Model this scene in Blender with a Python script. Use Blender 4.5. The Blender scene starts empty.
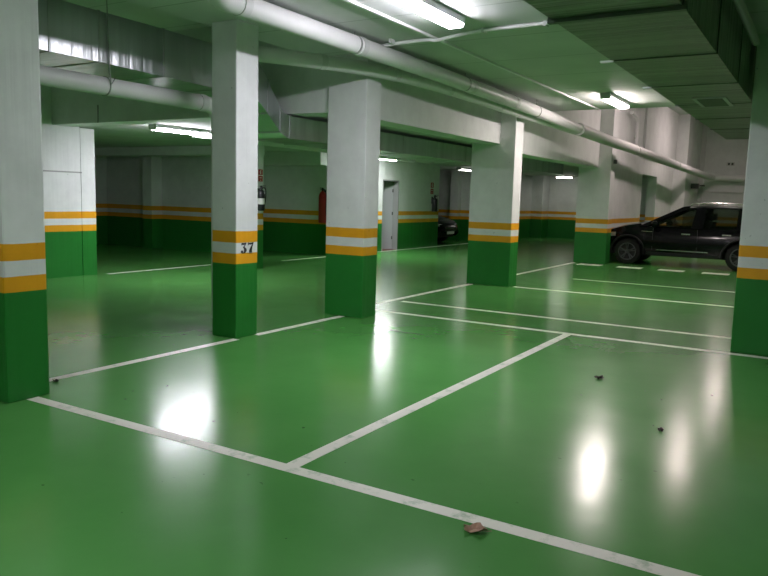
import bpy, bmesh, math, random
from mathutils import Vector, Matrix

random.seed(7)
scene = bpy.context.scene
COL = scene.collection
PI = math.pi

# ------------------------------------------------------------------ materials
def mat_new(name):
    m = bpy.data.materials.new(name)
    m.use_nodes = True
    nt = m.node_tree
    return m, nt, nt.nodes['Principled BSDF']

def simple(name, col, rough=0.5, metal=0.0, var=0.0, scale=8.0, bump=0.0, spec=0.5, coat=0.0):
    m, nt, b = mat_new(name)
    b.inputs['Base Color'].default_value = (*col, 1)
    b.inputs['Roughness'].default_value = rough
    b.inputs['Metallic'].default_value = metal
    b.inputs['Specular IOR Level'].default_value = spec
    b.inputs['Coat Weight'].default_value = coat
    if var or bump:
        tc = nt.nodes.new('ShaderNodeTexCoord')
        n = nt.nodes.new('ShaderNodeTexNoise')
        n.inputs['Scale'].default_value = scale
        n.inputs['Detail'].default_value = 5
        nt.links.new(tc.outputs['Object'], n.inputs['Vector'])
        if var:
            mx = nt.nodes.new('ShaderNodeMix'); mx.data_type = 'RGBA'
            mx.inputs['A'].default_value = (*[c*(1-var) for c in col], 1)
            mx.inputs['B'].default_value = (*[min(1, c*(1+var)) for c in col], 1)
            nt.links.new(n.outputs['Fac'], mx.inputs['Factor'])
            nt.links.new(mx.outputs['Result'], b.inputs['Base Color'])
        if bump:
            bp = nt.nodes.new('ShaderNodeBump')
            bp.inputs['Strength'].default_value = bump
            bp.inputs['Distance'].default_value = 0.02
            nt.links.new(n.outputs['Fac'], bp.inputs['Height'])
            nt.links.new(bp.outputs['Normal'], b.inputs['Normal'])
    return m

def emission(name, col, strength):
    m, nt, b = mat_new(name)
    nt.nodes.remove(b)
    e = nt.nodes.new('ShaderNodeEmission')
    e.inputs['Color'].default_value = (*col, 1)
    e.inputs['Strength'].default_value = strength
    nt.links.new(e.outputs[0], nt.nodes['Material Output'].inputs['Surface'])
    return m

def banded_paint():
    """White wall paint above, two ochre bands, green gloss paint below: bands lie at fixed heights above the floor."""
    m, nt, b = mat_new('garage_wall_paint')
    N, L = nt.nodes.new, nt.links.new
    geo = N('ShaderNodeNewGeometry')
    sep = N('ShaderNodeSeparateXYZ'); L(geo.outputs['Position'], sep.inputs[0])
    wob = N('ShaderNodeTexNoise'); wob.inputs['Scale'].default_value = 6; L(geo.outputs['Position'], wob.inputs['Vector'])
    wm = N('ShaderNodeMath'); wm.operation = 'MULTIPLY_ADD'; wm.inputs[1].default_value = 0.008
    L(wob.outputs['Fac'], wm.inputs[0]); L(sep.outputs['Z'], wm.inputs[2])
    mr = N('ShaderNodeMath'); mr.operation = 'DIVIDE'; mr.inputs[1].default_value = 2.0
    L(wm.outputs[0], mr.inputs[0])
    cr = N('ShaderNodeValToRGB'); cr.color_ramp.interpolation = 'CONSTANT'
    green, och, wht = (0.020, 0.205, 0.030, 1), (0.84, 0.39, 0.016, 1), (0.77, 0.79, 0.785, 1)
    els = cr.color_ramp.elements
    els[0].position = 0; els[0].color = green
    els[1].position = 0.774/2; els[1].color = och
    for z, c in ((0.888, wht), (0.998, och), (1.113, wht)):
        e = els.new(z/2); e.color = c
    L(mr.outputs[0], cr.inputs['Fac'])
    # grime with a shape of its own: scuffs, drips, faint cloudy unevenness
    n1 = N('ShaderNodeTexNoise'); n1.inputs['Scale'].default_value = 2.3; n1.inputs['Detail'].default_value = 8; n1.inputs['Roughness'].default_value = .65
    L(geo.outputs['Position'], n1.inputs['Vector'])
    r1 = N('ShaderNodeMapRange'); r1.inputs['From Min'].default_value = .35; r1.inputs['From Max'].default_value = .7
    r1.inputs['To Min'].default_value = 1.0; r1.inputs['To Max'].default_value = .86
    L(n1.outputs['Fac'], r1.inputs['Value'])
    n2 = N('ShaderNodeTexNoise'); n2.inputs['Scale'].default_value = 21; n2.inputs['Detail'].default_value = 3
    L(geo.outputs['Position'], n2.inputs['Vector'])
    r2 = N('ShaderNodeMapRange'); r2.inputs['From Min'].default_value = .73; r2.inputs['From Max'].default_value = .76
    r2.inputs['To Min'].default_value = 1.0; r2.inputs['To Max'].default_value = .55
    L(n2.outputs['Fac'], r2.inputs['Value'])
    mm = N('ShaderNodeMath'); mm.operation = 'MULTIPLY'; L(r1.outputs[0], mm.inputs[0]); L(r2.outputs[0], mm.inputs[1])
    mx = N('ShaderNodeMix'); mx.data_type = 'RGBA'; mx.blend_type = 'MULTIPLY'; mx.inputs['Factor'].default_value = 1
    L(cr.outputs['Color'], mx.inputs['A']); L(mm.outputs[0], mx.inputs['B'])
    L(mx.outputs['Result'], b.inputs['Base Color'])
    # lower paint is glossier
    lt = N('ShaderNodeMath'); lt.operation = 'LESS_THAN'; lt.inputs[1].default_value = 1.11; L(sep.outputs['Z'], lt.inputs[0])
    rr = N('ShaderNodeMapRange'); rr.inputs['To Min'].default_value = .62; rr.inputs['To Max'].default_value = .38
    L(lt.outputs[0], rr.inputs['Value']); L(rr.outputs[0], b.inputs['Roughness'])
    # board-marked concrete under the paint
    mp = N('ShaderNodeMapping'); mp.inputs['Scale'].default_value = (9, 9, .35)
    L(geo.outputs['Position'], mp.inputs['Vector'])
    n3 = N('ShaderNodeTexNoise'); n3.inputs['Scale'].default_value = 1.0; n3.inputs['Detail'].default_value = 4
    L(mp.outputs[0], n3.inputs['Vector'])
    bp = N('ShaderNodeBump'); bp.inputs['Strength'].default_value = .35; bp.inputs['Distance'].default_value = .02
    L(n3.outputs['Fac'], bp.inputs['Height']); L(bp.outputs['Normal'], b.inputs['Normal'])
    b.inputs['Specular IOR Level'].default_value = .4
    return m

def floor_paint():
    m, nt, b = mat_new('green_epoxy_floor')
    N, L = nt.nodes.new, nt.links.new
    geo = N('ShaderNodeNewGeometry')
    n1 = N('ShaderNodeTexNoise'); n1.inputs['Scale'].default_value = .55; n1.inputs['Detail'].default_value = 7; n1.inputs['Roughness'].default_value = .6
    L(geo.outputs['Position'], n1.inputs['Vector'])
    cr = N('ShaderNodeValToRGB')
    cr.color_ramp.elements[0].position = .3; cr.color_ramp.elements[0].color = (0.066, 0.262, 0.054, 1)
    cr.color_ramp.elements[1].position = .75; cr.color_ramp.elements[1].color = (0.104, 0.34, 0.084, 1)
    L(n1.outputs['Fac'], cr.inputs['Fac'])
    n2 = N('ShaderNodeTexNoise'); n2.inputs['Scale'].default_value = 16; n2.inputs['Detail'].default_value = 2
    L(geo.outputs['Position'], n2.inputs['Vector'])
    r2 = N('ShaderNodeMapRange'); r2.inputs['From Min'].default_value = .745; r2.inputs['From Max'].default_value = .775
    r2.inputs['To Min'].default_value = 1; r2.inputs['To Max'].default_value = .45
    L(n2.outputs['Fac'], r2.inputs['Value'])
    mx = N('ShaderNodeMix'); mx.data_type = 'RGBA'; mx.blend_type = 'MULTIPLY'; mx.inputs['Factor'].default_value = 1
    L(cr.outputs['Color'], mx.inputs['A']); L(r2.outputs[0], mx.inputs['B'])
    L(mx.outputs['Result'], b.inputs['Base Color'])
    n3 = N('ShaderNodeTexNoise'); n3.inputs['Scale'].default_value = 1.7; n3.inputs['Detail'].default_value = 6
    L(geo.outputs['Position'], n3.inputs['Vector'])
    r3 = N('ShaderNodeMapRange'); r3.inputs['To Min'].default_value = .13; r3.inputs['To Max'].default_value = .27
    L(n3.outputs['Fac'], r3.inputs['Value']); L(r3.outputs[0], b.inputs['Roughness'])
    n4 = N('ShaderNodeTexNoise'); n4.inputs['Scale'].default_value = 3.2; n4.inputs['Detail'].default_value = 3
    L(geo.outputs['Position'], n4.inputs['Vector'])
    bp = N('ShaderNodeBump'); bp.inputs['Strength'].default_value = .10; bp.inputs['Distance'].default_value = .012
    L(n4.outputs['Fac'], bp.inputs['Height']); L(bp.outputs['Normal'], b.inputs['Normal'])
    b.inputs['Specular IOR Level'].default_value = .30
    return m

def ceiling_paint():
    m, nt, b = mat_new('ceiling_white')
    N, L = nt.nodes.new, nt.links.new
    geo = N('ShaderNodeNewGeometry')
    sep = N('ShaderNodeSeparateXYZ'); L(geo.outputs['Position'], sep.inputs[0])
    # joints between the formwork boards, running across the bays
    dv = N('ShaderNodeMath'); dv.operation = 'DIVIDE'; dv.inputs[1].default_value = 1.22; L(sep.outputs['Y'], dv.inputs[0])
    fr = N('ShaderNodeMath'); fr.operation = 'FRACT'; L(dv.outputs[0], fr.inputs[0])
    ls = N('ShaderNodeMath'); ls.operation = 'LESS_THAN'; ls.inputs[1].default_value = .014; L(fr.outputs[0], ls.inputs[0])
    n1 = N('ShaderNodeTexNoise'); n1.inputs['Scale'].default_value = 1.1; n1.inputs['Detail'].default_value = 7
    L(geo.outputs['Position'], n1.inputs['Vector'])
    cr = N('ShaderNodeValToRGB')
    cr.color_ramp.elements[0].position = .3; cr.color_ramp.elements[0].color = (.55, .57, .56, 1)
    cr.color_ramp.elements[1].position = .7; cr.color_ramp.elements[1].color = (.66, .68, .66, 1)
    L(n1.outputs['Fac'], cr.inputs['Fac'])
    mx = N('ShaderNodeMix'); mx.data_type = 'RGBA'
    L(ls.outputs[0], mx.inputs['Factor']); L(cr.outputs['Color'], mx.inputs['A']); mx.inputs['B'].default_value = (.36, .38, .36, 1)
    L(mx.outputs['Result'], b.inputs['Base Color'])
    b.inputs['Roughness'].default_value = .7
    return m

def worn_white():
    m, nt, b = mat_new('line_paint')
    N, L = nt.nodes.new, nt.links.new
    geo = N('ShaderNodeNewGeometry')
    n1 = N('ShaderNodeTexNoise'); n1.inputs['Scale'].default_value = 7; n1.inputs['Detail'].default_value = 8; n1.inputs['Roughness'].default_value = .7
    L(geo.outputs['Position'], n1.inputs['Vector'])
    cr = N('ShaderNodeValToRGB')
    cr.color_ramp.elements[0].position = .33; cr.color_ramp.elements[0].color = (.38, .50, .34, 1)
    cr.color_ramp.elements[1].position = .47; cr.color_ramp.elements[1].color = (.80, .80, .70, 1)
    L(n1.outputs['Fac'], cr.inputs['Fac']); L(cr.outputs['Color'], b.inputs['Base Color'])
    b.inputs['Roughness'].default_value = .4
    return m

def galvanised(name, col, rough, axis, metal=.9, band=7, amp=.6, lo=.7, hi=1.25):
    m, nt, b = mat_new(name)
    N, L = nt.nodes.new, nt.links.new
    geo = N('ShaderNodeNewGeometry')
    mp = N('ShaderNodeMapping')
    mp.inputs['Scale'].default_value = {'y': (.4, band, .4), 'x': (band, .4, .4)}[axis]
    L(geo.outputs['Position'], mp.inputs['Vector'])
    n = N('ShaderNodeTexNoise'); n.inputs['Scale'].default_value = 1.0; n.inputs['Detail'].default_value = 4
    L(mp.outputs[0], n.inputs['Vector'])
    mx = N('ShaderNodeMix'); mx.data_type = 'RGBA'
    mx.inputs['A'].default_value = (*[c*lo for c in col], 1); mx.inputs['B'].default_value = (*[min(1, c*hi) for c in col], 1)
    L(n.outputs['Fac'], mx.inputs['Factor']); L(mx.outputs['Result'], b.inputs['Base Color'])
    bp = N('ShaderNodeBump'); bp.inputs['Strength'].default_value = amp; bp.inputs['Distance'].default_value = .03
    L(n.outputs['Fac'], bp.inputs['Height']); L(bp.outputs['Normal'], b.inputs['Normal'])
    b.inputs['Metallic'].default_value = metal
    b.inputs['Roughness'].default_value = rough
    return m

def clear_glass(name, tint):
    m, nt, b = mat_new(name)
    N, L = nt.nodes.new, nt.links.new
    tr = N('ShaderNodeBsdfTransparent'); tr.inputs['Color'].default_value = (*tint, 1)
    gl = N('ShaderNodeBsdfGlossy'); gl.inputs['Roughness'].default_value = .03
    fr = N('ShaderNodeFresnel'); fr.inputs['IOR'].default_value = 1.45
    mx = N('ShaderNodeMixShader')
    L(fr.outputs[0], mx.inputs[0]); L(tr.outputs[0], mx.inputs[1]); L(gl.outputs[0], mx.inputs[2])
    L(mx.outputs[0], nt.nodes['Material Output'].inputs['Surface'])
    return m

M = {
    'wall': banded_paint(), 'floor': floor_paint(), 'ceiling': ceiling_paint(), 'line': worn_white(),
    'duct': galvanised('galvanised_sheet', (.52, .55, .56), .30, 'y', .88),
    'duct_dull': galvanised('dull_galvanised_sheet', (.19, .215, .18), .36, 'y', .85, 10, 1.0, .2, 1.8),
    'flange': simple('flange_steel', (.46, .48, .48), .45, .6),
    'flange_dark': simple('dark_flange', (.12, .135, .12), .5, .7),
    'pvc': simple('white_pipe', (.70, .70, .70), .45, 0, .08, 5),
    'pvc_joint': simple('pipe_coupling', (.60, .61, .60), .5, 0, .08, 9),
    'conduit': simple('white_conduit', (.78, .79, .79), .4),
    'bracket': simple('dark_bracket', (.08, .085, .08), .5, .6),
    'hanger': simple('grey_hanger', (.32, .33, .32), .5, .3),
    'housing': simple('lamp_housing', (.55, .56, .56), .5),
    'cool': emission('cool_tube_light', (1.0, .945, 1.05), 35),
    'neutral': emission('neutral_tube_light', (.97, .98, .97), 46),
    'dim': emission('dim_tube_light', (1.0, .95, .88), 9),
    'faint': emission('faint_tube_light', (1.0, .97, .93), 4),
    'warm': emission('warm_tube_light', (1.0, .86, .84), 46),
    'warm_low': emission('warm_low_tube_light', (1.0, .80, .78), 36),
    'cool_fill': emission('cool_fill_light', (1.0, .945, 1.05), 52),
    'number': simple('black_stencil_paint', (.012, .012, .014), .6),
    'red': simple('red_enamel', (.45, .02, .025), .35),
    'red_sign': simple('red_sign_face', (.42, .03, .035), .45),
    'sign_white': simple('white_sign_face', (.75, .74, .72), .45),
    'dark_body': simple('dark_enamel', (.02, .02, .024), .35),
    'black': simple('black_plastic', (.015, .015, .016), .45),
    'rubber': simple('tyre_rubber', (.012, .012, .012), .85, 0, .2, 30, .2),
    'car': simple('black_car_paint', (.003, .0034, .0045), .16, 0, spec=.22, coat=.12),
    'trim': simple('dark_car_trim', (.010, .010, .011), .5, spec=.3),
    'chrome': simple('chrome', (.62, .62, .62), .18, 1),
    'alloy': simple('alloy_rim', (.13, .13, .135), .35, .9),
    'cloth': simple('dark_seat_cloth', (.03, .03, .033), .9),
    'glass': clear_glass('car_glass', (.62, .66, .63)),
    'lens': simple('headlight_lens', (.55, .57, .6), .1, .5),
    'tail': simple('tail_light', (.3, .01, .01), .2),
    'door': simple('grey_door_paint', (.40, .40, .43), .45, 0, .05, 3),
    'door_frame': simple('door_frame_paint', (.30, .31, .31), .5),
    'clay': simple('red_brown_tiles', (.16, .045, .035), .5, 0, .2, 12),
    'leaf': simple('dry_leaf', (.44, .27, .19), .8, 0, .3, 40, .4),
    'dark_leaf': simple('dark_dry_leaf', (.035, .03, .02), .8, 0, .3, 40, .4),
}

# ------------------------------------------------------------------ mesh helpers
def box(bm, x0, x1, y0, y1, z0, z1, bev=0.0):
    vs = [bm.verts.new((x, y, z)) for x in (x0, x1) for y in (y0, y1) for z in (z0, z1)]
    idx = ((0, 1, 3, 2), (4, 6, 7, 5), (0, 4, 5, 1), (2, 3, 7, 6), (0, 2, 6, 4), (1, 5, 7, 3))
    fs = [bm.faces.new([vs[i] for i in f]) for f in idx]
    if bev:
        es = list({e for f in fs for e in f.edges})
        bmesh.ops.bevel(bm, geom=es, offset=bev, segments=2, profile=.6, affect='EDGES')

def prism(bm, pts, z0, z1):
    """Extrude a plan polygon (x, y) from z0 to z1."""
    a = [bm.verts.new((x, y, z0)) for x, y in pts]
    b = [bm.verts.new((x, y, z1)) for x, y in pts]
    bm.faces.new(a[::-1]); bm.faces.new(b)
    for i in range(len(pts)):
        j = (i+1) % len(pts)
        bm.faces.new((a[i], a[j], b[j], b[i]))

def loft(bm, rings, close=True, caps=True):
    R = [[bm.verts.new(p) for p in r] for r in rings]
    n = len(R[0])
    for a, b in zip(R, R[1:]):
        for i in range(n if close else n-1):
            j = (i+1) % n
            bm.faces.new((a[i], a[j], b[j], b[i]))
    if caps and close:
        bm.faces.new(R[0][::-1]); bm.faces.new(R[-1])
    return R

def tube(bm, pts, r, n=16):
    pts = [Vector(p) for p in pts]
    rings, up = [], None
    for i, p in enumerate(pts):
        if i == 0: t = pts[1]-p
        elif i == len(pts)-1: t = p-pts[i-1]
        else: t = (pts[i+1]-p).normalized()+(p-pts[i-1]).normalized()
        t.normalize()
        if up is None:
            up = Vector((0, 0, 1)) if abs(t.z) < .9 else Vector((1, 0, 0))
        u = (up-t*up.dot(t)).normalized(); v = t.cross(u)
        up = u
        rings.append([p+(u*math.cos(2*PI*k/n)+v*math.sin(2*PI*k/n))*r for k in range(n)])
    loft(bm, rings)

def lathe(bm, prof, n=24, off=(0, 0, 0), axis='z'):
    rings = []
    for r, h in prof:
        ring = []
        for k in range(n):
            a = 2*PI*k/n
            c, s = max(r, 1e-4)*math.cos(a), max(r, 1e-4)*math.sin(a)
            p = {'z': (c, s, h), 'y': (c, h, -s), 'x': (h, c, s)}[axis]
            ring.append((p[0]+off[0], p[1]+off[1], p[2]+off[2]))
        rings.append(ring)
    if prof[0][0] > .002:
        loft(bm, rings+[rings[0]], caps=False)      # a ring-shaped section: closed on itself
    else:
        loft(bm, rings)

def smooth_path(pts, steps=8):
    """Catmull-Rom through the points."""
    P = [Vector(p) for p in pts]
    P = [P[0]*2-P[1]]+P+[P[-1]*2-P[-2]]
    out = []
    for i in range(1, len(P)-2):
        for k in range(steps):
            t = k/steps
            a, b, c, d = P[i-1:i+3]
            out.append(.5*((2*b)+(c-a)*t+(2*a-5*b+4*c-d)*t*t+(3*b-a-3*c+d)*t**3))
    out.append(P[-2])
    return out

def obj(name, bm, mat, parent=None, smooth=False, loc=None):
    bmesh.ops.recalc_face_normals(bm, faces=bm.faces)
    me = bpy.data.meshes.new(name)
    bm.to_mesh(me); bm.free()
    me.materials.append(mat)
    if smooth:
        me.shade_smooth()
        me.set_sharp_from_angle(angle=math.radians(38))
    o = bpy.data.objects.new(name, me)
    COL.objects.link(o)
    if parent: o.parent = parent
    if loc: o.location = loc
    return o

def tag(o, label, cat, group=None):
    o['label'] = label; o['category'] = cat; o['kind'] = 'thing'
    if group: o['group'] = group
    return o

def thing(name, label, cat, loc=(0, 0, 0), rz=0, group=None):
    o = bpy.data.objects.new(name, None); COL.objects.link(o)
    o.empty_display_size = .2
    o.location = loc; o.rotation_euler = (0, 0, rz)
    return tag(o, label, cat, group)

def struct(name, bm, mat, parent=None, smooth=False):
    o = obj(name, bm, mat, parent, smooth)
    if parent is None: o['kind'] = 'structure'
    return o

def B(*a, bev=0.0):
    bm = bmesh.new(); box(bm, *a, bev=bev); return bm

def copy_tree(o, parent=None):
    c = o.copy(); COL.objects.link(c)
    if parent:
        c.parent = parent
        c.matrix_parent_inverse = o.matrix_parent_inverse.copy()
    for ch in list(o.children):
        copy_tree(ch, c)
    return c

# ------------------------------------------------------------------ setting
HC = 3.20          # slab over the near bays
HL = 2.56          # lower slab over the far left aisle
HH = 4.60          # tall bay at the far right
W = M['wall']
struct('floor', B(-17.4, 4.7, -4.2, 30.2, -.15, 0), M['floor'])

bm = bmesh.new()
box(bm, -5.5, 4.7, -4.2, 13.6, HC, HC+.3)
struct('ceiling', bm, M['ceiling'])
bm = bmesh.new(); box(bm, -17.4, -5.5, -4.2, 7.9, 3.75, 3.95)
struct('ceiling_left_bay', bm, M['ceiling'])
bm = bmesh.new(); box(bm, -17.4, -5.0, 7.9, 30.2, HL, HL+.3)
struct('ceiling_left_aisle', bm, M['ceiling'])
bm = bmesh.new(); box(bm, -5.0, 4.7, 13.6, 30.2, HH, HH+.2); box(bm, -5.0, 4.7, 13.4, 13.6, HC+.3, HH)
struct('ceiling_tall_bay', bm, M['ceiling'])
bm = bmesh.new(); box(bm, -5.6, -5.5, -4.2, 7.5, HC, 3.75)
struct('ceiling_slab_edge', bm, M['ceiling'])

struct('wall_back', B(-17.4, 4.7, -4.4, -4.2, 0, 4), W)
struct('wall_right', B(4.7, 4.9, -4.2, 30.2, 0, 4.6), W)
struct('wall_far', B(-17.4, 4.7, 30.0, 30.3, 0, 4.6), W)
# long wall on the left with its joint groove and recessed panel outline
bm = bmesh.new()
box(bm, -11.35, -11.0, -4.2, 8.03, 0, 3.75)
box(bm, -11.35, -11.0, 8.05, 8.33, 0, 2.53)
box(bm, -11.35, -11.012, 8.02, 8.06, 0, 2.53)
struct('wall_left', bm, W)
bm = bmesh.new()
box(bm, -11.0, -10.992, 6.6, 8.06, 1.766, 1.790)
struct('trim_left', bm, M['hanger'])
struct('wall_back_left', B(-17.4, -13.1, 13.4, 13.6, 0, HL), W)
struct('wall_side_left', B(-17.4, -17.2, 7.0, 30.0, 0, HL), W)
struct('wall_behind_left', B(-17.2, -11.35, 7.9, 8.1, 0, 3.75), W)
bm = bmesh.new(); box(bm, -13.1, -12.95, 13.4, 15.0, 0, HL); box(bm, -13.1, -10.6, 15.0, 15.2, 0, HL)
struct('wall_recess', bm, W)
DY0, DY1, DZ = 17.32, 18.20, 1.99
bm = bmesh.new()
box(bm, -10.8, -10.6, 15.2, DY0, 0, HL); box(bm, -10.8, -10.6, DY1, 20.75, 0, HL); box(bm, -10.8, -10.6, DY0, DY1, DZ, HL)
struct('wall_door_side', bm, W)
bm = bmesh.new()
box(bm, -14.2, -10.8, 20.6, 20.75, 0, HL); box(bm, -14.2, -14.0, 15.2, 20.6, 0, HL)
struct('wall_store_room', bm, M['ceiling'])
struct('floor_store_room', B(-14.0, -10.6, DY0+.02, DY1-.02, .0, .012), M['clay'])
bm = bmesh.new(); box(bm, -17.2, -10.6, 24.5, 24.7, 0, HL); box(bm, -10.8, -10.6, 24.7, 30.0, 0, HL)
struct('wall_far_left', bm, W)
struct('trim_far_pier', B(-10.6, -10.12, 29.2, 30.0, 0, HL), W)
struct('trim_aisle_end_pier', B(-11.9, -11.6, 24.2, 24.5, 0, HL), W)
# partition along the tall bay: deep upper wall on the beam, wall panels below, gap between them
bm = bmesh.new()
box(bm, -5.3, -4.95, 13.7, 18.22, HC-.02, HH); box(bm, -5.0, -4.72, 18.58, 30.0, 2.38, HH)
box(bm, -5.0, -4.72, 18.6, 22.2, 0, 2.38)
box(bm, -5.0, -4.72, 24.3, 30.0, 0, 2.38)
struct('wall_tall_bay', bm, W)
struct('trim_upper_panel', B(-4.72, -4.66, 22.0, 26.9, 2.85, HH), W)
struct('trim_far_pilaster', B(-4.72, -4.3, 27.0, 29.99, 0, HH), W)
struct('trim_far_strip', B(-4.3, -4.14, 29.9, 30.0, 0, HH), M['pvc_joint'])
struct('trim_far_ledge', B(-4.14, 1.5, 29.93, 30.0, 2.02, 2.06), M['pvc_joint'])

# beams
def beam(name, a, bev=.012):
    return struct(name, B(*a, bev=bev), W)
beam('ceiling_beam_cross', (-11.0, -5.0, 7.52, 7.9, 2.53, 3.75))
beam('ceiling_beam_row', (-5.3, -4.95, 7.78, 11.95, 2.47, HC))
beam('ceiling_beam_row_far', (-5.3, -4.93, 12.28, 18.22, 2.37, HC))
beam('ceiling_beam_back', (-17.2, -10.9, 12.3, 12.7, 2.36, HL))
beam('ceiling_beam_recess', (-12.95, -10.6, 14.4, 15.0, 2.24, HL))
struct('trim_beam_joint', B(-9.84, -9.81, 7.512, 7.52, 2.53, 2.80), M['hanger'])

# ------------------------------------------------------------------ pillars
def pillar(x0, x1, y0, y1, z1, label, group='painted concrete pillars'):
    cx, cy = (x0+x1)/2, (y0+y1)/2
    bm = B(x0-cx, x1-cx, y0-cy, y1-cy, 0, z1, bev=.012)
    o = obj('square_pillar', bm, W, loc=(cx, cy, 0))
    return tag(o, label, 'pillar', group)

pillar(-5.12, -4.76, 2.86, 3.18, HC, 'white and green pillar at the near left end of the long white floor line')
p37 = pillar(-5.47, -5.135, 5.55, 5.88, HC, 'slim white and green pillar stencilled with the number 37')
pillar(-5.40, -4.83, 7.47, 7.80, HC, 'wide white and green pillar just behind the one numbered 37')
pillar(-5.48, -4.67, 11.93, 12.30, HC, 'white and green pillar at the end of the deep beam, middle of the row')
pillar(-5.42, -4.62, 18.2, 18.6, HH, 'white and green pillar beside the nose of the parked black hatchback')
pillar(-0.75, 0.0, 8.26, 8.66, HC, 'white and green pillar on the right, under the side of the dark duct')
pillar(-10.0, -9.72, 10.98, 11.3, HL, 'slim pillar peeking out behind pillar 37 with an extinguisher on it')
pillar(-15.35, -15.0, 13.05, 13.4, HL, 'dim pillar standing against the back left wall')

# number 37 in stencil capitals (strokes left open the way a stencil is)
def glyph(bm, polys, ox, oz, sc, wide=1.0):
    for poly in polys:
        vs0 = [bm.verts.new((0.0, ox+p[0]*sc*wide, oz+p[1]*sc)) for p in poly]
        vs1 = [bm.verts.new((0.0016, ox+p[0]*sc*wide, oz+p[1]*sc)) for p in poly]
        bm.faces.new(vs0[::-1]); bm.faces.new(vs1)
        for i in range(len(poly)):
            j = (i+1) % len(poly)
            bm.faces.new((vs0[i], vs0[j], vs1[j], vs1[i]))
def arc(cx, cy, rx, ry, a0, a1, n=10):
    return [(cx+rx*math.cos(math.radians(a0+(a1-a0)*k/n)), cy+ry*math.sin(math.radians(a0+(a1-a0)*k/n))) for k in range(n+1)]
three = [
    [(.06, .74), (.10, 1.0), (.20, .96), (.38, .96), (.56, 1.0), (.56, .93), (.46, .80), (.30, .78), (.16, .80)],
    [(.42, .77), (.57, .90), (.40, .60), (.28, .54), (.20, .54)],
    arc(.24, .29, .37, .31, 84, -66)+arc(.22, .29, .12, .25, -66, 84),
    arc(.13, .16, .12, .12, 0, 330, 12),
    [(.12, .02), (.22, -.02), (.34, .0), (.34, .05), (.20, .05)],
]
seven = [
    [(.02, .70), (.05, 1.0), (.16, .95), (.36, .95), (.60, 1.0), (.60, .90), (.50, .80), (.32, .78), (.12, .80)],
    [(.46, .77), (.60, .90), (.48, .52), (.44, .20), (.46, .06), (.14, .06), (.16, .28), (.28, .52)],
    [(.14, -.02), (.14, .03), (.46, .03), (.46, -.02)],
]
bm = bmesh.new()
glyph(bm, three, 0.0, 0, .112, 1.3); glyph(bm, seven, .106, 0, .112, 1.3)
num = obj('stencilled_number', bm, M['number'], p37)
num.location = (.1695, -.098, .884)
num['label'] = 'black stencilled number 37'

# ------------------------------------------------------------------ floor markings
def line(x0, x1, y0, y1, label, z=.0018, rot=0):
    cx, cy = (x0+x1)/2, (y0+y1)/2
    bm = B(x0-cx, x1-cx, y0-cy, y1-cy, 0, z)
    o = obj('painted_floor_line', bm, M['line'], loc=(cx, cy, .0002))
    o.rotation_euler.z = rot
    return tag(o, label, 'floor line', 'white lines painted on the floor')
line(-4.76, 2.6, 2.995, 3.085, 'long white line crossing the foreground, fronting the parking bays')
line(-2.475, -2.385, 3.086, 8.09, 'white line dividing two parking bays, joining the long foreground line', .0016)
line(-5.165, -5.075, 3.19, 5.54, 'white line between the near left pillar and pillar 37')
line(-5.165, -5.075, 5.84, 7.46, 'short white line between pillar 37 and the wide pillar behind it')
line(-5.42, -5.32, 7.76, 11.89, 'white line from the wide pillar to the next one back')
line(-5.42, -5.32, 12.22, 18.08, 'faint white line towards the pillar beside the hatchback')
line(-5.06, 2.6, 8.10, 8.20, 'white line closing the far end of the bays, by the right pillar foot')
line(-5.2, 2.6, 9.07, 9.17, 'white line running just beyond the bay end line')
line(-4.62, 2.6, 12.0, 12.09, 'white line starting from the foot of the middle pillar')
line(-4.2, 2.6, 14.15, 14.21, 'faintest thin white line in front of the row of dashes', .0012, .0)
line(-10.99, -10.9, 8.5, 12.4, 'white line across the aisle past the end of the left wall')
line(-10.58, -10.49, 12.9, 24.0, 'white line along the foot of the wall with the doorway')
for k, lab in enumerate(('white floor dash at the foot of the pillar by the hatchback',
                         'white floor dash under the hatchback front wheel',
                         'white floor dash below the middle of the hatchback',
                         'white floor dash nearest the hatchback rear wheel')):
    cx, cy = -4.88+.945*k, 17.79
    d = obj('painted_floor_dash', B(-.28, .28, -.21, .21, 0, .0018), M['line'], loc=(cx, cy, .0002))
    tag(d, lab, 'floor dash', 'white dashes in front of the hatchback')

# ------------------------------------------------------------------ lamps
def make_lamp(length, mat, label, loc, rz=0, width=.17, depth=.10, cat='ceiling light'):
    """Sealed fluorescent batten hanging down from loc; long axis y."""
    t = thing('ceiling_light', label, cat, loc, rz, 'fluorescent ceiling lights')
    h, w = length/2, width/2
    obj('housing', B(-w, w, -h, h, -.066, 0, bev=.008), M['housing'], t)
    bm = bmesh.new()
    prof = [(-w*.94, -.06), (-w*.94, -.072), (-w*.80, -depth), (w*.80, -depth), (w*.94, -.072), (w*.94, -.06)]
    loft(bm, [[(x, y, z) for x, z in prof] for y in (-h+.03, h-.03)])
    obj('diffuser', bm, mat, t, True)
    for q in (-1, 1):
        bm = bmesh.new()
        loft(bm, [[(x*1.03, y, z*1.02+.001) for x, z in prof] for y in (q*(h-.03), q*(h-.004))])
        obj('end_cap', bm, M['housing'], t)
    return t

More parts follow.
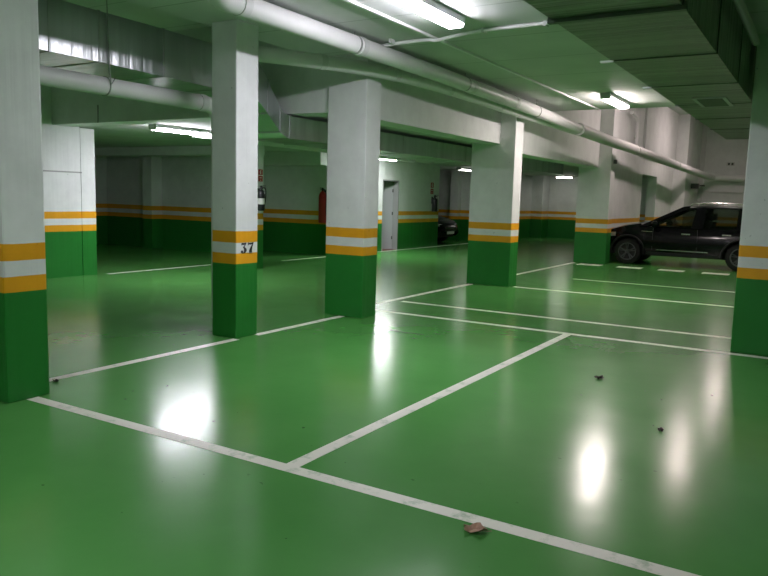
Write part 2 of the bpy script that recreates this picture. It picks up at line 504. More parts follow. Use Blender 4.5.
make_lamp(1.5, M['cool'], 'large bright ceiling light at the top edge, beside the white conduit', (-3.15, 5.66, HC))
make_lamp(1.25, M['warm'], 'ceiling light at the far edge of the low ceiling, near the curved conduit', (-3.10, 12.2, HC))
make_lamp(1.55, M['cool'], 'long tube light under the left aisle ceiling, seen left of pillar 37', (-9.25, 8.85, HL))
make_lamp(1.25, M['neutral'], 'tube light beside the wide pillar, in front of the doorway wall', (-9.88, 16.1, HL))
make_lamp(1.4, M['faint'], 'dim distant tube light beyond the doorway wall', (-10.5, 22.6, HL))
lw = make_lamp(.7, M['dim'], 'small bright light high on the far wall between two pillars', (-9.05, 28.6, HL), PI/2)
make_lamp(1.5, M['cool_fill'], 'unseen fill light added overhead, left of the viewer', (-2.2, -.9, HC))  # added out of view as fill for the camera-facing pillar sides
make_lamp(1.4, M['warm_low'], 'ceiling light in the tall bay above the hatchback', (-2.6, 18.2, HH))
make_lamp(1.4, M['warm_low'], 'ceiling light in the tall bay close to its far wall', (-2.6, 24.6, HH))

# ------------------------------------------------------------------ conduits
bm = bmesh.new(); box(bm, -10.1, -9.4, 28.585, 28.615, HL-.03, HL-.002)
tag(obj('cable_trunking', bm, M['conduit']), 'short pale trunking leading to the small bright light on the far wall', 'cable trunking')
bm = bmesh.new(); box(bm, -3.735, -3.70, -3.9, 13.5, HC-.026, HC-.002, bev=.003)
tag(obj('cable_trunking', bm, M['conduit']), 'long white cable trunking fixed to the ceiling parallel to the lamps', 'cable trunking')
t = thing('cross_conduit', 'white conduit crossing the ceiling from the big pipe past the bright light', 'conduit', (-3.45, 6.95, HC))
pts = smooth_path([(-.98, .08, -.06), (-.85, .08, -.04), (-.5, .07, -.03), (-.28, .02, -.045), (-.22, 0, -.06), (-.15, -.01, -.06), (.1, -.03, -.035), (.5, -.06, -.02), (1.0, -.08, -.02), (1.55, -.1, -.02)], 6)
bm = bmesh.new(); tube(bm, pts, .019, 10); obj('conduit_tube', bm, M['conduit'], t, True)
for q in (-.75, .35, 1.0):
    bm = B(q-.012, q+.012, -.06-.04*q, .0-.04*q+.03, -.045, 0); obj('pipe_clip', bm, M['pvc_joint'], t)
t = thing('wall_conduit', 'curved white conduit dropping down the pink-lit upper wall to the big pipe', 'conduit', (-4.66, 20.6, 2.85))
bm = bmesh.new()
tube(bm, smooth_path([(.06, -.75, 1.02), (.06, -.35, .99), (.06, -.12, .93), (.06, 0, .78), (.06, 0, .35), (.06, .02, .18), (.09, .16, .03), (.14, .3, -.03)], 6), .045, 12)
obj('conduit_tube', bm, M['conduit'], t, True)
obj('pipe_clip', B(0, .03, -.07, .07, .4, .44), M['pvc_joint'], t)
t = thing('light_trunking', 'pale trunking carrying the tube lights along the left aisle ceiling', 'cable trunking', (-9.48, 8.0, HL))
obj('trunking_channel', B(-.06, .06, 1.2, 9.0, -.12, -.03, bev=.004), M['conduit'], t)
for q in (1.6, 4.0, 6.4, 8.6):
    obj('trunking_hanger', B(-.02, .02, q-.015, q+.015, -.03, 0), M['bracket'], t)

# ------------------------------------------------------------------ pipes
def coupling(bm, p, d, r, L=.09):
    d = Vector(d).normalized(); p = Vector(p)
    tube(bm, [p-d*L/2, p-d*L/2*.98, p+d*L/2*.98, p+d*L/2], r, 18)

big = [(-4.37, 4.46, HC), (-4.37, 4.46, 3.15), (-4.37, 4.48, 3.105), (-4.37, 4.53, 3.08), (-4.37, 4.6, 3.07), (-4.37, 4.89, 3.076), (-4.37, 6.3, 3.072), (-4.37, 8.03, 3.068), (-4.37, 9.37, 3.057), (-4.36, 11.0, 3.035), (-4.35, 12.7, 2.995), (-4.33, 14.4, 2.93), (-4.3, 17.0, 2.88), (-4.25, 18.6, 2.855), (-4.12, 23.7, 2.735), (-3.95, 27.8, 2.615), (-3.85, 29.15, 2.57)]
t = thing('drain_pipe', 'big white pipe slung under the ceiling along the pillar row', 'pipe')
bm = bmesh.new()
tube(bm, smooth_path(big[:12], 3), .093, 20)
obj('pipe_run', bm, M['pvc'], t, True)
bm = bmesh.new()
tube(bm, smooth_path(big[11:], 3)+smooth_path([(-3.80, 29.42, 2.555), (-3.72, 29.6, 2.55), (-3.5, 29.68, 2.55)], 5)+[(-2.5, 29.68, 2.535), (1.5, 29.68, 2.49)], .115, 20)
obj('wide_pipe_run', bm, M['pvc'], t, True)
def on_big(y):
    for a, b in zip(big, big[1:]):
        if a[1] <= y <= b[1]:
            k = (y-a[1])/(b[1]-a[1]); return Vector(a).lerp(Vector(b), k)
for y in (4.78, 6.6, 9.4, 11.0, 14.4, 19.0, 24.0):
    bm = bmesh.new(); coupling(bm, on_big(y), (0, 1, -.02), .100 if y < 13 else .124); obj('pipe_coupling', bm, M['pvc_joint'], t, True)
for y, zt in ((6.5, HC), (9.2, HC), (12.0, HC)):
    p = on_big(y); bm = bmesh.new()
    lathe(bm, [(.092, -.012), (.0985, -.012), (.0985, .012), (.092, .012)], 20, p, 'y')
    tube(bm, [(p.x, p.y, p.z+.085), (p.x, p.y, zt)], .006, 8)
    obj('pipe_hanger', bm, M['hanger'], t, True)
br = [(-5.66, 6.02, 3.7), (-5.66, 6.02, 3.2), (-5.63, 6.03, 3.06), (-5.52, 6.05, 3.0), (-5.3, 6.12, 2.975), (-5.0, 6.65, 2.975), (-4.8, 7.19, 2.985), (-4.65, 8.0, 2.995), (-4.57, 9.12, 2.99), (-4.54, 10.87, 2.97), (-4.5, 13.0, 2.945), (-4.37, 14.3, 2.90)]
t = thing('branch_pipe', 'shaded branch pipe running from pillar 37 into the big white pipe', 'pipe')
brs = smooth_path(br, 6)
bm = bmesh.new(); tube(bm, brs, .08, 18); obj('pipe_run', bm, M['pvc'], t, True)
for k in (31, 41, 48, 54):
    bm = bmesh.new(); coupling(bm, brs[k], brs[k+1]-brs[k-1], .087, .07); obj('pipe_coupling', bm, M['pvc_joint'], t, True)
t = thing('drain_pipe', 'white pipe hung below the left duct, reaching behind pillar 37', 'pipe')
pl = [(-6.1, -3.5, 2.53), (-6.1, 4.0, 2.495), (-6.1, 6.0, 2.495), (-6.1, 6.14, 2.488), (-6.1, 6.24, 2.45), (-6.1, 6.29, 2.37), (-6.1, 6.3, 2.28), (-6.1, 6.3, .02)]
bm = bmesh.new(); tube(bm, pl, .087, 20); obj('pipe_run', bm, M['pvc'], t, True)
bm = bmesh.new(); coupling(bm, (-6.1, 6.02, 2.495), (0, 1, 0), .096); obj('pipe_coupling', bm, M['pvc_joint'], t, True)
bm = bmesh.new()
lathe(bm, [(.088, -.006), (.094, -.006), (.094, .006), (.088, .006)], 20, (-6.1, 4.75, 2.495), 'y')
tube(bm, [(-6.005, 4.75, 2.50), (-5.985, 4.72, 2.62), (-5.985, 4.7, 3.3), (-5.985, 4.7, 3.75)], .006, 6)
tube(bm, [(-6.01, 4.75, 2.50), (-5.98, 4.76, 2.54), (-5.97, 4.77, 2.57)], .005, 6)
obj('wire_hanger', bm, M['hanger'], t, True)
# thin pipe on the right, beside the duct
t = thing('thin_pipe', 'thin grey pipe along the ceiling between the dark duct and right pillar', 'pipe')
bm = bmesh.new(); tube(bm, [(-.70, -3, 3.0), (-.70, 7.6, 3.0)], .035, 12); obj('pipe_run', bm, M['flange'], t, True)
obj('pipe_clip', B(-.74, -.66, 4.9, 4.93, 2.96, HC), M['bracket'], t)

# ------------------------------------------------------------------ ducts
def ring_xz(x0, x1, y, z0, z1):
    return [(x0, y, z0), (x1, y, z0), (x1, y, z1), (x0, y, z1)]
def flange(y, x0, x1, z0, z1, mat, parent, e=.022, w=.025):
    bm = bmesh.new()
    out = ring_xz(x0-e, x1+e, 0, z0-e, z1+e)
    inn = ring_xz(x0+.002, x1-.002, 0, z0+.002, z1-.002)
    vs = {}
    for nm, R in (('o', out), ('i', inn)):
        for k, p in enumerate(R):
            for s in (0, 1):
                vs[nm, k, s] = bm.verts.new((p[0], y-w+2*w*s, p[2]))
    for k in range(4):
        j = (k+1) % 4
        for q in (('o', 'o'), ('i', 'i')):
            bm.faces.new((vs[q[0], k, 0], vs[q[0], j, 0], vs[q[1], j, 1], vs[q[1], k, 1]))
        for s in (0, 1):
            bm.faces.new((vs['o', k, s], vs['o', j, s], vs['i', j, s], vs['i', k, s]))
    return obj('flange', bm, mat, parent)

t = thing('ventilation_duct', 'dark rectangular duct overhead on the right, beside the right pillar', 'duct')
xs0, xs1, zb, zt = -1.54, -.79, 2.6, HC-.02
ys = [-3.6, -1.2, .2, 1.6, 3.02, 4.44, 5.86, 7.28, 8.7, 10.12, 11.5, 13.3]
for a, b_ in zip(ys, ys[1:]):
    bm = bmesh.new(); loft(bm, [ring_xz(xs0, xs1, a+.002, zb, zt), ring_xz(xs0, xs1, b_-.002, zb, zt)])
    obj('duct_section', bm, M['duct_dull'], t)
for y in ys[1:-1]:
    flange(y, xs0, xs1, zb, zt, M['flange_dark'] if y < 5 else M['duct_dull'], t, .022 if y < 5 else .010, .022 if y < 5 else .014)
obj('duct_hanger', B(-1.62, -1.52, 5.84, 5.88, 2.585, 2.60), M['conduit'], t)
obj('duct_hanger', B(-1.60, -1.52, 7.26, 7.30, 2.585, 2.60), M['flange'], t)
g = obj('vent_grille', B(-1.30, -.98, 8.14, 8.86, 2.588, 2.601), M['flange'], t)
bm = bmesh.new()
for k in range(11):
    y = 8.20+k*.056
    box(bm, -1.26, -1.02, y, y+.04, 2.583, 2.589)
obj('grille_slats', bm, M['flange_dark'], g)

t = thing('ventilation_duct', 'long metal duct on the left that bends down behind pillar 37', 'duct')
x1, x0 = -6.0, -6.75
st = [(-3.8, 2.74, 3.2), (-1.0, 2.73, 3.2), (1.4, 2.72, 3.18), (3.0, 2.71, 3.17), (4.1, 2.70, 3.165), (4.62, 2.695, 3.16), (5.4, 2.68, 3.155), (6.2, 2.66, 3.14), (6.72, 2.65, 3.12)]
for a, b_ in zip(st, st[1:]):
    bm = bmesh.new(); loft(bm, [ring_xz(x0, x1, a[0]+.002, a[1], a[2]), ring_xz(x0, x1, b_[0]-.002, b_[1], b_[2])])
    obj('duct_section', bm, M['duct'], t)
for s in st[1:]:
    flange(s[0], x0, x1, s[1], s[2], M['flange'], t, .007, .010)
rings = []
for k in range(13):
    u = k/12; e = u*u*(3-2*u)
    rings.append(ring_xz(x0, x1, 6.73+.74*u, 2.648+(2.22-2.648)*e, 3.12+(2.50-3.12)*e))
bm = bmesh.new(); loft(bm, rings); obj('duct_offset_bend', bm, M['duct'], t)
for k in (5, 9):
    bm = bmesh.new(); r = rings[k]; y = r[0][1]
    loft(bm, [[(p[0]+(.012 if p[0] > -6.3 else -.012), p[1]+d, p[2]+(.012 if q > 1 else -.012)) for q, p in enumerate(r)] for d in (-.008, .008)])
    obj('bend_rib', bm, M['flange'], t)
ys = [7.48, 8.3, 9.2, 10.4, 11.6, 12.8, 14.2, 15.6, 17.2, 18.8]
for a, b_ in zip(ys, ys[1:]):
    bm = bmesh.new(); loft(bm, [ring_xz(x0, x1, a+.002, 2.22, 2.50), ring_xz(x0, x1, b_-.002, 2.22, 2.50)])
    obj('duct_section', bm, M['duct'], t)
for y in ys[:-1]:
    flange(y, x0, x1, 2.22, 2.50, M['flange'], t, .007, .010)

# ------------------------------------------------------------------ fire extinguishers and their signs
def extinguisher(label, loc, rz, body, r=.075, h=.46, band=True):
    """Hangs on a wall: local +x is out from the wall, base of the bottle at z = 0."""
    t = thing('fire_extinguisher', label, 'fire extinguisher', loc, rz)
    cx = r+.02
    bm = bmesh.new()
    lathe(bm, [(.0, 0), (r*.9, 0), (r, .02), (r, h*.8), (r*.93, h*.87), (r*.7, h*.94), (r*.35, h*.98), (r*.3, h)], 24, (cx, 0, 0))
    obj('bottle', bm, body, t, True)
    if band:
        bm = bmesh.new(); lathe(bm, [(r*1.0, h*.30), (r*1.015, h*.30), (r*1.015, h*.58), (r*1.0, h*.58)], 24, (cx, 0, 0))
        obj('label_band', bm, M['sign_white'], t, True)
    bm = bmesh.new(); lathe(bm, [(.02, h), (.03, h), (.03, h+.05), (.018, h+.065)], 14, (cx, 0, 0))
    obj('valve', bm, M['black'], t, True)
    bm = bmesh.new(); box(bm, cx-.02, cx+.11, -.012, .012, h+.06, h+.075); box(bm, cx-.02, cx+.10, -.012, .012, h+.03, h+.042)
    obj('handle', bm, M['black'], t)
    bm = bmesh.new()
    tube(bm, smooth_path([(cx, .03, h+.03), (cx+.02, .09, h+.02), (cx+.03, r+.03, h-.08), (cx+.02, r+.025, h*.45), (cx+.01, r+.02, h*.25)], 6), .011, 10)
    obj('hose', bm, M['black'], t, True)
    obj('wall_bracket', B(0, .022, -.03, .03, h*.55, h+.02), M['bracket'], t)
    return t
extinguisher('dark fire extinguisher below the small red sign by the corner past the doorway', (-10.6, 20.27, 1.10), 0, M['dark_body'], .085, .44, False)
extinguisher('dark fire extinguisher hung on the slim pillar behind pillar 37', (-9.72, 11.13, 1.17), 0, M['dark_body'], .07, .42)
extinguisher('tall red fire extinguisher hung at the left edge of the wide pillar', (-10.87, 15.0, .82), -PI/2, M['red'], .10, .80, False)

def sign(label, loc, rz, w, h):
    t = thing('fire_sign', label, 'sign', loc, rz)
    obj('plate', B(0, .004, -w/2, w/2, 0, h, bev=.001), M['sign_white'], t)
    bm = bmesh.new(); box(bm, .004, .0055, -w*.40, w*.40, h*.06, h*.46); obj('lower_panel', bm, M['red_sign'], t)
    bm = bmesh.new(); box(bm, .004, .0055, -w*.40, w*.40, h*.54, h*.94); obj('upper_panel', bm, M['red_sign'], t)
    bm = bmesh.new()
    s = h*.4
    poly = [(-.12, .10), (.12, .10), (.12, .55), (.07, .66), (.07, .74), (.22, .74), (.22, .80), (.05, .86), (-.05, .86), (-.22, .66), (-.22, .30), (-.17, .30), (-.17, .62), (-.07, .72), (-.12, .55)]
    glyph(bm, [poly], 0, h*.54, s)
    pic = obj('pictogram', bm, M['sign_white'], t); pic.location.x = .0055
    for poly in ([(-.28, .58), (.28, .58), (.28, .74), (-.28, .74)], [(-.2, .3), (.2, .3), (0, .1)]):
        bm = bmesh.new(); glyph(bm, [poly], 0, h*.06, s)
        pic = obj('pictogram', bm, M['sign_white'], t); pic.location.x = .0055
    return t
sign('small red and white sign above the extinguisher past the doorway', (-10.6, 20.25, 1.62), 0, .24, .40)
sign('small red and white sign on the slim pillar behind pillar 37', (-9.72, 11.2, 1.73), 0, .16, .27)

# ------------------------------------------------------------------ doorway
dr = bpy.data.objects.new('door_1', None); COL.objects.link(dr); dr.location = (-10.7, DY0, 0); dr['kind'] = 'structure'
bm = bmesh.new()
wd = DY1-DY0
box(bm, -.11, .11, 0, .03, 0, DZ); box(bm, -.11, .11, wd-.03, wd, 0, DZ); box(bm, -.11, .11, .03, wd-.03, DZ-.03, DZ)
obj('door_frame', bm, M['door_frame'], dr)
leaf = obj('door_leaf', B(-.04, 0, -.80, 0, .014, DZ-.06, bev=.003), M['door'], dr)
leaf.location = (-.06, wd-.035, 0); leaf.rotation_euler.z = -math.radians(33)
bm = bmesh.new()
tube(bm, [(0, -.74, 1.0), (.045, -.74, 1.0), (.05, -.73, 1.0), (.05, -.62, 1.0)], .009, 8)
obj('door_handle', bm, M['black'], leaf, True)
bm = bmesh.new()
for z in (.3, 1.0, 1.65): box(bm, .0, .012, -.03, .0, z, z+.09)
obj('hinge_plates', bm, M['bracket'], leaf)

# ------------------------------------------------------------------ small boxes on walls
t = thing('junction_box', 'small dark clamp box on the pillar beside the hatchback, under the pipe', 'junction box', (-4.58, 18.28, 2.52))
obj('box_body', B(0, .06, -.07, .07, -.05, .05, bev=.006), M['bracket'], t)
obj('cable_gland', B(.01, .05, .07, .10, -.02, .02), M['black'], t)
t = thing('wall_socket', 'small double socket high on the far wall of the tall bay', 'socket', (-3.25, 30.0, 3.08))
obj('socket_plate', B(-.14, .14, -.02, 0, -.07, .07, bev=.004), M['pvc_joint'], t)
for s in (-.06, .06):
    obj('socket_outlet', B(s-.035, s+.035, -.028, -.02, -.04, .04, bev=.003), M['bracket'], t)
t = thing('pipe_bracket', 'black bracket box on the far pilaster beneath the big pipe', 'bracket', (-4.3, 28.3, 2.22))
obj('bracket_body', B(0, .26, -.1, .1, -.10, .08, bev=.01), M['bracket'], t)
obj('bracket_arm', B(.28, .45, -.03, .03, -.02, .03), M['black'], t)

# ------------------------------------------------------------------ leaves
def dry_leaf(name, label, loc, size, mat, rz, seed):
    rnd = random.Random(seed)
    bm = bmesh.new()
    n = 18; c = bm.verts.new((0, 0, .014*size/.1)); ring, mid = [], []
    for k in range(n):
        a = 2*PI*k/n
        lob = 1+.22*math.cos(5*a)+rnd.uniform(-.14, .14)
        r = size*.5*lob
        z = .004+.020*size/.1*abs(math.sin(a*1.5+seed))+rnd.uniform(0, .006)
        ring.append(bm.verts.new((r*math.cos(a), r*.72*math.sin(a), z)))
        mid.append(bm.verts.new((r*.55*math.cos(a), r*.4*math.sin(a), .012*size/.1+.010*math.sin(3*a))))
    for k in range(n):
        j = (k+1) % n
        bm.faces.new((c, mid[k], mid[j])); bm.faces.new((mid[k], ring[k], ring[j], mid[j]))
    top = list(bm.faces)
    ret = bmesh.ops.extrude_face_region(bm, geom=top)
    for v in [g for g in ret['geom'] if isinstance(g, bmesh.types.BMVert)]: v.co.z += .0018
    t = thing(name, label, 'leaf', loc, rz)
    obj('leaf_blade', bm, mat, t, True)
    bm = bmesh.new(); tube(bm, smooth_path([(0, 0, .012), (size*.45, .0, .006), (size*.72, size*.08, .004)], 4), size*.018, 6)
    obj('leaf_stalk', bm, mat, t, True)
dry_leaf('dry_leaf', 'curled brown dry leaf on the floor below the long white line', (-1.245, 2.92, .001), .105, M['leaf'], .5, 3)
dry_leaf('dry_leaf', 'tiny dark leaf scrap on the floor in the middle of the right bay', (-1.56, 6.2, .001), .085, M['dark_leaf'], 1.2, 5)
dry_leaf('dry_leaf', 'dark speck of leaf at the corner of the near left pillar', (-5.03, 3.41, .001), .05, M['dark_leaf'], 0, 8)
dry_leaf('dry_leaf', 'small dark scrap on the bay floor below the duct reflection', (-.83, 5.0, .001), .05, M['dark_leaf'], 2, 9)

# ------------------------------------------------------------------ car
def make_car(label, loc, rz):
    """Five-door hatchback; local x forward, y left, origin on the ground between the wheels."""
    t = thing('hatchback_car', label, 'car', loc, rz)
    XF, XR, RW = 1.25, -1.32, .385
    def lerp(tab, x):
        if x <= tab[0][0]: return tab[0][1]
        for (a, p), (b, q) in zip(tab, tab[1:]):
            if x <= b: return p+(q-p)*(x-a)/(b-a)
        return tab[-1][1]
    TOP = [(-2.02, .80), (-1.98, .96), (-1.75, 1.02), (-1.0, 1.0), (0, .97), (.80, .965), (1.0, 1.03), (1.3, .975), (1.6, .89), (1.86, .80), (1.98, .66), (2.03, .55)]
    BOT = [(-2.02, .46), (-1.9, .34), (-1.7, .30), (1.7, .26), (1.9, .28), (2.03, .40)]
    def half(x, u):
        w = .865
        if x > 1.35: w -= .20*((x-1.35)/.68)**2.2
        if x < -1.5: w -= .11*((-1.5-x)/.52)**2.0
        return w*(.945+.055*math.sin(PI*min(1, max(0, u*1.15)))-.045*max(0, u-.8)/.2)
    xs = [-2.02+4.05*k/80 for k in range(81)]
    for c in (XF, XR):
        xs += [c-RW-.001, c-RW+.004, c-RW+.03, c+RW-.03, c+RW-.004, c+RW+.001]
    xs = sorted(xs)
    bm = bmesh.new(); NR = 8; rows = {}
    for s in (-1, 1):
        for i, x in enumerate(xs):
            zt, zb = lerp(TOP, x), lerp(BOT, x)
            for c in (XF, XR):
                if abs(x-c) < RW: zb = max(zb, .325+math.sqrt(RW*RW-(x-c)**2))
            for j in range(NR+1):
                u = j/NR; z = zb+(zt-zb)*u
                uu = (z-.26)/(zt-.26)
                rows[s, i, j] = bm.verts.new((x, s*half(x, uu), z))
    for s in (-1, 1):
        for i in range(len(xs)-1):
            for j in range(NR):
                bm.faces.new((rows[s, i, j], rows[s, i+1, j], rows[s, i+1, j+1], rows[s, i, j+1]))
    # bonnet and belt decks, nose, tail
    NC = 6; deck = {}
    for i, x in enumerate(xs):
        if x > .82 or x < -1.80:
            for k in range(NC+1):
                q = -1+2*k/NC
                if k in (0, NC): deck[i, k] = rows[(-1 if k == 0 else 1), i, NR]
                else:
                    v = rows[1, i, NR].co
                    deck[i, k] = bm.verts.new((x, v.y*q, v.z+.045*(1-q*q)))
    for i in range(len(xs)-1):
        if (i, 0) in deck and (i+1, 0) in deck:
            for k in range(NC):
                bm.faces.new((deck[i, k], deck[i+1, k], deck[i+1, k+1], deck[i, k+1]))
    for i in (0, len(xs)-1):
        for j in range(NR):
            bm.faces.new((rows[-1, i, j], rows[1, i, j], rows[1, i, j+1], rows[-1, i, j+1]))
        bm.faces.new([rows[-1, i, NR]]+[deck[i, k] for k in range(1, NC)]+[rows[1, i, NR]])
    obj('body_shell', bm, M['car'], t, True)
    bm = bmesh.new(); box(bm, -1.95, 1.85, -.60, .60, .24, .40); box(bm, -.9, .82, -.78, .78, .27, .46)
    box(bm, -1.9, -.95, -.56, .56, .40, .78); box(bm, .70, 1.8, -.55, .55, .4, .80)
    obj('floor_pan', bm, M['trim'], t)
    # greenhouse: side shapes given in (x, z), lean inward towards the roof
    def yside(z): return .815-.195*max(0, (z-.96))/.52
    def side(bm, poly, s, th, out=0.0):
        a = [bm.verts.new((x, s*(yside(z)+out), z)) for x, z in poly]
        b = [bm.verts.new((x, s*(yside(z)+out-th), z)) for x, z in poly]
        bm.faces.new(a); bm.faces.new(b[::-1])
        for i in range(len(poly)):
            j = (i+1) % len(poly); bm.faces.new((a[i], a[j], b[j], b[i]))
    pillars = [
        ('windscreen_pillar', [(1.0, .97), (.84, .965), (.62, 1.08), (-.10, 1.435), (-.14, 1.50), (.03, 1.475)]),
        ('door_pillar', [(-.20, .95), (-.46, .95), (-.50, 1.46), (-.28, 1.47)]),
        ('quarter_pillar', [(-1.18, .96), (-1.26, .96), (-1.28, 1.44), (-1.20, 1.45)]),
        ('tail_pillar', [(-1.56, .98), (-2.0, .96), (-1.96, 1.10), (-1.78, 1.40), (-1.70, 1.48), (-1.45, 1.46)]),
    ]
    for nm, poly in pillars:
        for s in (-1, 1):
            bm = bmesh.new(); side(bm, poly, s, .05); obj(nm, bm, M['car'], t)
    panes = [
        ('front_side_window', [(.62, 1.08), (.66, .96), (-.20, .95), (-.28, 1.46), (-.12, 1.44)]),
        ('rear_side_window', [(-.46, .95), (-1.18, .96), (-1.20, 1.45), (-.50, 1.46)]),
        ('quarter_window', [(-1.26, .96), (-1.56, .98), (-1.45, 1.46), (-1.28, 1.44)]),
    ]
    for nm, poly in panes:
        for s in (-1, 1):
            bm = bmesh.new(); side(bm, poly, s, .006, -.02); obj(nm, bm, M['glass'], t)
    # roof
    bm = bmesh.new(); rings = []
    for x, z in ((.04, 1.455), (-.10, 1.50), (-.42, 1.532), (-.8, 1.54), (-1.3, 1.522), (-1.7, 1.482), (-1.93, 1.452)):
        w = .63
        up = [(x, w*q, z-.055*abs(q)**2.5) for q in (-1, -.8, -.5, 0, .5, .8, 1)]
        rings.append(up+[(x, y, zz-.04) for _, y, zz in up[::-1]])
    loft(bm, rings); obj('roof', bm, M['car'], t, True)
    for s in (-1, 1):
        bm = bmesh.new()
        tube(bm, smooth_path([(-.10, s*.585, 1.47), (-.17, s*.585, 1.545), (-.3, s*.585, 1.565), (-.8, s*.585, 1.578), (-1.35, s*.585, 1.558), (-1.5, s*.585, 1.54), (-1.56, s*.585, 1.47)], 5), .017, 10)
        obj('roof_rail', bm, M['chrome'], t, True)
    def quad(pts, th, mat, nm):
        bm = bmesh.new(); P = [Vector(p) for p in pts]
        n = (P[1]-P[0]).cross(P[2]-P[0]).normalized()*th
        a = [bm.verts.new(p) for p in P]; b = [bm.verts.new(p-n) for p in P]
        bm.faces.new(a); bm.faces.new(b[::-1])
        for i in range(4):
            j = (i+1) % 4; bm.faces.new((a[i], a[j], b[j], b[i]))
        return obj(nm, bm, mat, t)
    quad([(.94, -.74, 1.0), (.94, .74, 1.0), (.02, .58, 1.455), (.02, -.58, 1.455)], .006, M['glass'], 'windscreen')
    quad([(-1.96, .70, 1.06), (-1.96, -.70, 1.06), (-1.80, -.58, 1.43), (-1.80, .58, 1.43)], .006, M['glass'], 'rear_window')
    # cabin
    bm = bmesh.new(); box(bm, .30, .80, -.70, .70, .70, .97, bev=.03); obj('dashboard', bm, M['trim'], t)
    for y in (-.36, .36):
        st_ = obj('front_seat', B(-.45, .08, y-.24, y+.24, .46, .62, bev=.04), M['cloth'], t)
        bm = bmesh.new(); loft(bm, [[(-.36, y-.23, .6), (-.48, y-.23, .6), (-.48, y+.23, .6), (-.36, y+.23, .6)], [(-.50, y-.19, 1.12), (-.60, y-.19, 1.12), (-.60, y+.19, 1.12), (-.50, y+.19, 1.12)]])
        obj('seat_back', bm, M['cloth'], st_)
        obj('head_rest', B(-.62, -.53, y-.12, y+.12, 1.16, 1.32, bev=.03), M['cloth'], st_)
    st_ = obj('rear_seat', B(-1.25, -.80, -.62, .62, .46, .60, bev=.03), M['cloth'], t)
    bm = bmesh.new(); loft(bm, [[(-1.18, -.62, .58), (-1.30, -.62, .58), (-1.30, .62, .58), (-1.18, .62, .58)], [(-1.36, -.58, 1.02), (-1.44, -.58, 1.02), (-1.44, .58, 1.02), (-1.36, .58, 1.02)]])
    obj('seat_back', bm, M['cloth'], st_)
    bm = bmesh.new(); tube(bm, [Vector((.22+.06*math.sin(a)*.5, .36+.18*math.cos(a), .98+.18*math.sin(a))) for a in [2*PI*k/20 for k in range(21)]], .014, 8)
    obj('steering_wheel', bm, M['black'], t, True)
    # side details
    for s in (-1, 1):
        def strip(nm, x0, x1, z0, z1, mat, out=.008, bev=.003):
            zc = (z0+z1)/2; xm = (x0+x1)/2
            y = half(xm, (zc-.26)/(lerp(TOP, xm)-.26))
            bm = bmesh.new(); box(bm, x0, x1, s*(y-.012) if s > 0 else s*(y+out), s*(y+out) if s > 0 else s*(y-.012), z0, z1, bev=bev)
            return obj(nm, bm, mat, t)
        strip('sill_moulding', -.85, .80, .27, .345, M['trim'], .012)
        strip('sill_trim', -.62, .55, .395, .412, M['chrome'], .012, .002)
        strip('door_handle', -.20, .0, .80, .83, M['chrome'], .03, .006)
        strip('door_handle', -1.10, -.90, .82, .85, M['chrome'], .03, .006)
        strip('door_seam', .655, .663, .40, .94, M['black'], .002, 0)
        strip('door_seam', -.365, -.357, .40, .93, M['black'], .002, 0)
        strip('fender_badge', .68, .98, .835, .853, M['chrome'], .006, .001)
        # wheel arch lips
        for c in (XF, XR):
            bm = bmesh.new(); pts = []
            for k in range(17):
                a = math.radians(-8+196*k/16)
                pts.append((c+(RW+.02)*math.cos(a), s*.862, .325+(RW+.02)*math.sin(a)))
            tube(bm, pts, .026, 8); obj('wheel_arch_trim', bm, M['trim'], t, True)
        # mirror
        m_ = bmesh.new(); lathe(m_, [(.0, -.10), (.06, -.09), (.085, -.03), (.085, .05), (.07, .075), (.0, .08)], 16, (.60, s*.94, 1.03), 'y')
        mo = obj('mirror', m_, M['car'], t, True)
        bm = bmesh.new(); tube(bm, [(.62, s*.80, .985), (.61, s*.88, 1.0)], .022, 8); obj('mirror_stalk', bm, M['trim'], mo)
        bm = bmesh.new()
        loft(bm, [[(1.56, s*.84, .80), (1.56, s*.84, .70), (1.56, s*.70, .70), (1.56, s*.70, .80)], [(1.80, s*.775, .78), (1.83, s*.775, .66), (1.85, s*.50, .66), (1.82, s*.50, .78)], [(1.94, s*.66, .72), (1.96, s*.66, .64), (1.985, s*.42, .64), (1.96, s*.42, .71)]])
        obj('headlight', bm, M['lens'], t, True)
        obj('tail_light', B(-2.0, -1.86, min(s*.60, s*.80), max(s*.60, s*.80), .78, 1.10, bev=.02), M['tail'], t)
    obj('grille', B(1.98, 2.045, -.42, .42, .46, .62, bev=.012), M['black'], t)
    obj('grille_bar', B(2.03, 2.055, -.38, .38, .56, .58, bev=.003), M['chrome'], t)
    obj('number_plate', B(2.04, 2.056, -.26, .26, .36, .46, bev=.003), M['sign_white'], t)
    obj('number_plate', B(-2.04, -2.02, -.26, .26, .60, .70, bev=.003), M['sign_white'], t)
    obj('bumper', B(-2.06, -1.95, -.66, .66, .36, .55, bev=.03), M['trim'], t)
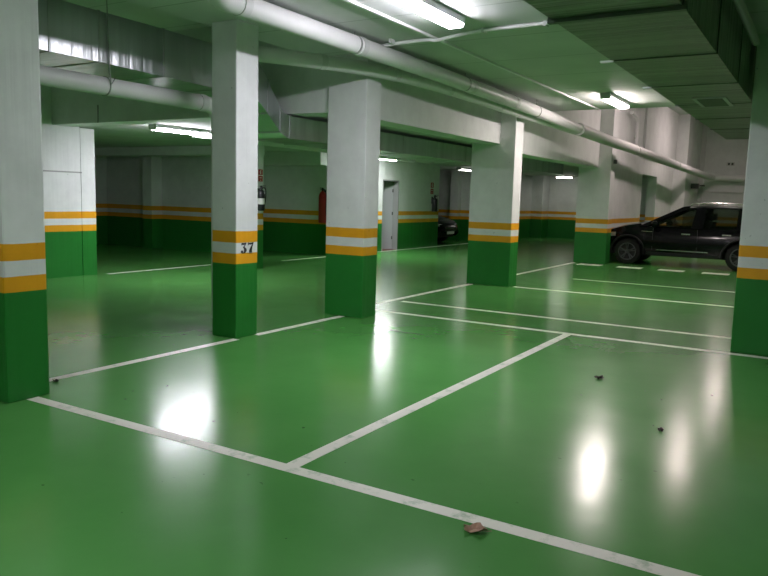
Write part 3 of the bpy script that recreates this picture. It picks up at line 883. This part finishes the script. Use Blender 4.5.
    # wheels
    for c in (XF, XR):
        for s in (-1, 1):
            R = .325
            bm = bmesh.new()
            lathe(bm, [(.215, -.095), (.29, -.10), (R-.01, -.085), (R, -.05), (R, .05), (R-.01, .085), (.29, .10), (.215, .095)], 40, (0, 0, 0), 'y')
            tyre = obj('wheel', bm, M['rubber'], t, True); tyre.location = (c, s*.755, R)
            bm = bmesh.new()
            lathe(bm, [(.216, -.08), (.216, s*.085), (.20, s*.085), (.195, s*.02), (.10, s*.0), (.001, s*.0)] if s > 0 else [(.216, .08), (.216, -.085), (.20, -.085), (.195, -.02), (.10, 0), (.001, 0)], 32, (0, 0, 0), 'y')
            obj('brake_drum', bm, M['black'], tyre, True)
            bm = bmesh.new()
            for k in range(5):
                a = 2*PI*k/5+.3
                for da in (-.16, .16):
                    p = [(math.cos(a)*.04, s*.075, math.sin(a)*.04), (math.cos(a+da)*.205, s*.088, math.sin(a+da)*.205)]
                    tube(bm, p, .016, 6)
            lathe(bm, [(.0, s*.095), (.04, s*.095), (.05, s*.07), (.05, s*.03)], 16, (0, 0, 0), 'y')
            lathe(bm, [(.196, s*.075), (.218, s*.075), (.218, s*.098), (.196, s*.098)], 32, (0, 0, 0), 'y')
            obj('rim', bm, M['alloy'], tyre, True)
    return t

car = make_car('black hatchback with roof rails parked behind the white dashes, side on', (-2.99, 19.62, 0), PI)
car['group'] = 'parked black cars'
car2 = copy_tree(car)
car2.location = (-12.85, 22.1, 0); car2.rotation_euler = (0, 0, 0); car2.scale = (1, 1, .93)
car2['label'] = 'black car whose pale-plated nose shows past the corner of the doorway wall'

# ------------------------------------------------------------------ world, camera, view
w = bpy.data.worlds.new('World'); scene.world = w
w.use_nodes = True
w.node_tree.nodes['Background'].inputs['Color'].default_value = (0, 0, 0, 1)
w.node_tree.nodes['Background'].inputs['Strength'].default_value = 0

F, PIT, ROL, YAW = 725.87, 0.124212, 0.0277879, 0.5438035
fw = Vector((-math.sin(YAW)*math.cos(PIT), math.cos(YAW)*math.cos(PIT), -math.sin(PIT)))
rt = Vector((math.cos(YAW), math.sin(YAW), 0)); up = rt.cross(fw)
r2 = rt*math.cos(ROL)+up*math.sin(ROL); u2 = -rt*math.sin(ROL)+up*math.cos(ROL)
cd = bpy.data.cameras.new('camera'); cam = bpy.data.objects.new('camera', cd); COL.objects.link(cam)
cd.sensor_fit = 'HORIZONTAL'; cd.sensor_width = 36; cd.lens = F/768*36
cd.clip_start = .05; cd.clip_end = 200
m3 = Matrix((r2, u2, -fw)).transposed()
cam.matrix_world = Matrix.Translation((0, 0, 1.5)) @ m3.to_4x4()
scene.camera = cam

vs = scene.view_settings
vs.view_transform = 'Standard'; vs.look = 'None'; vs.gamma = 1; vs.use_curve_mapping = False
vs.exposure = 1.5
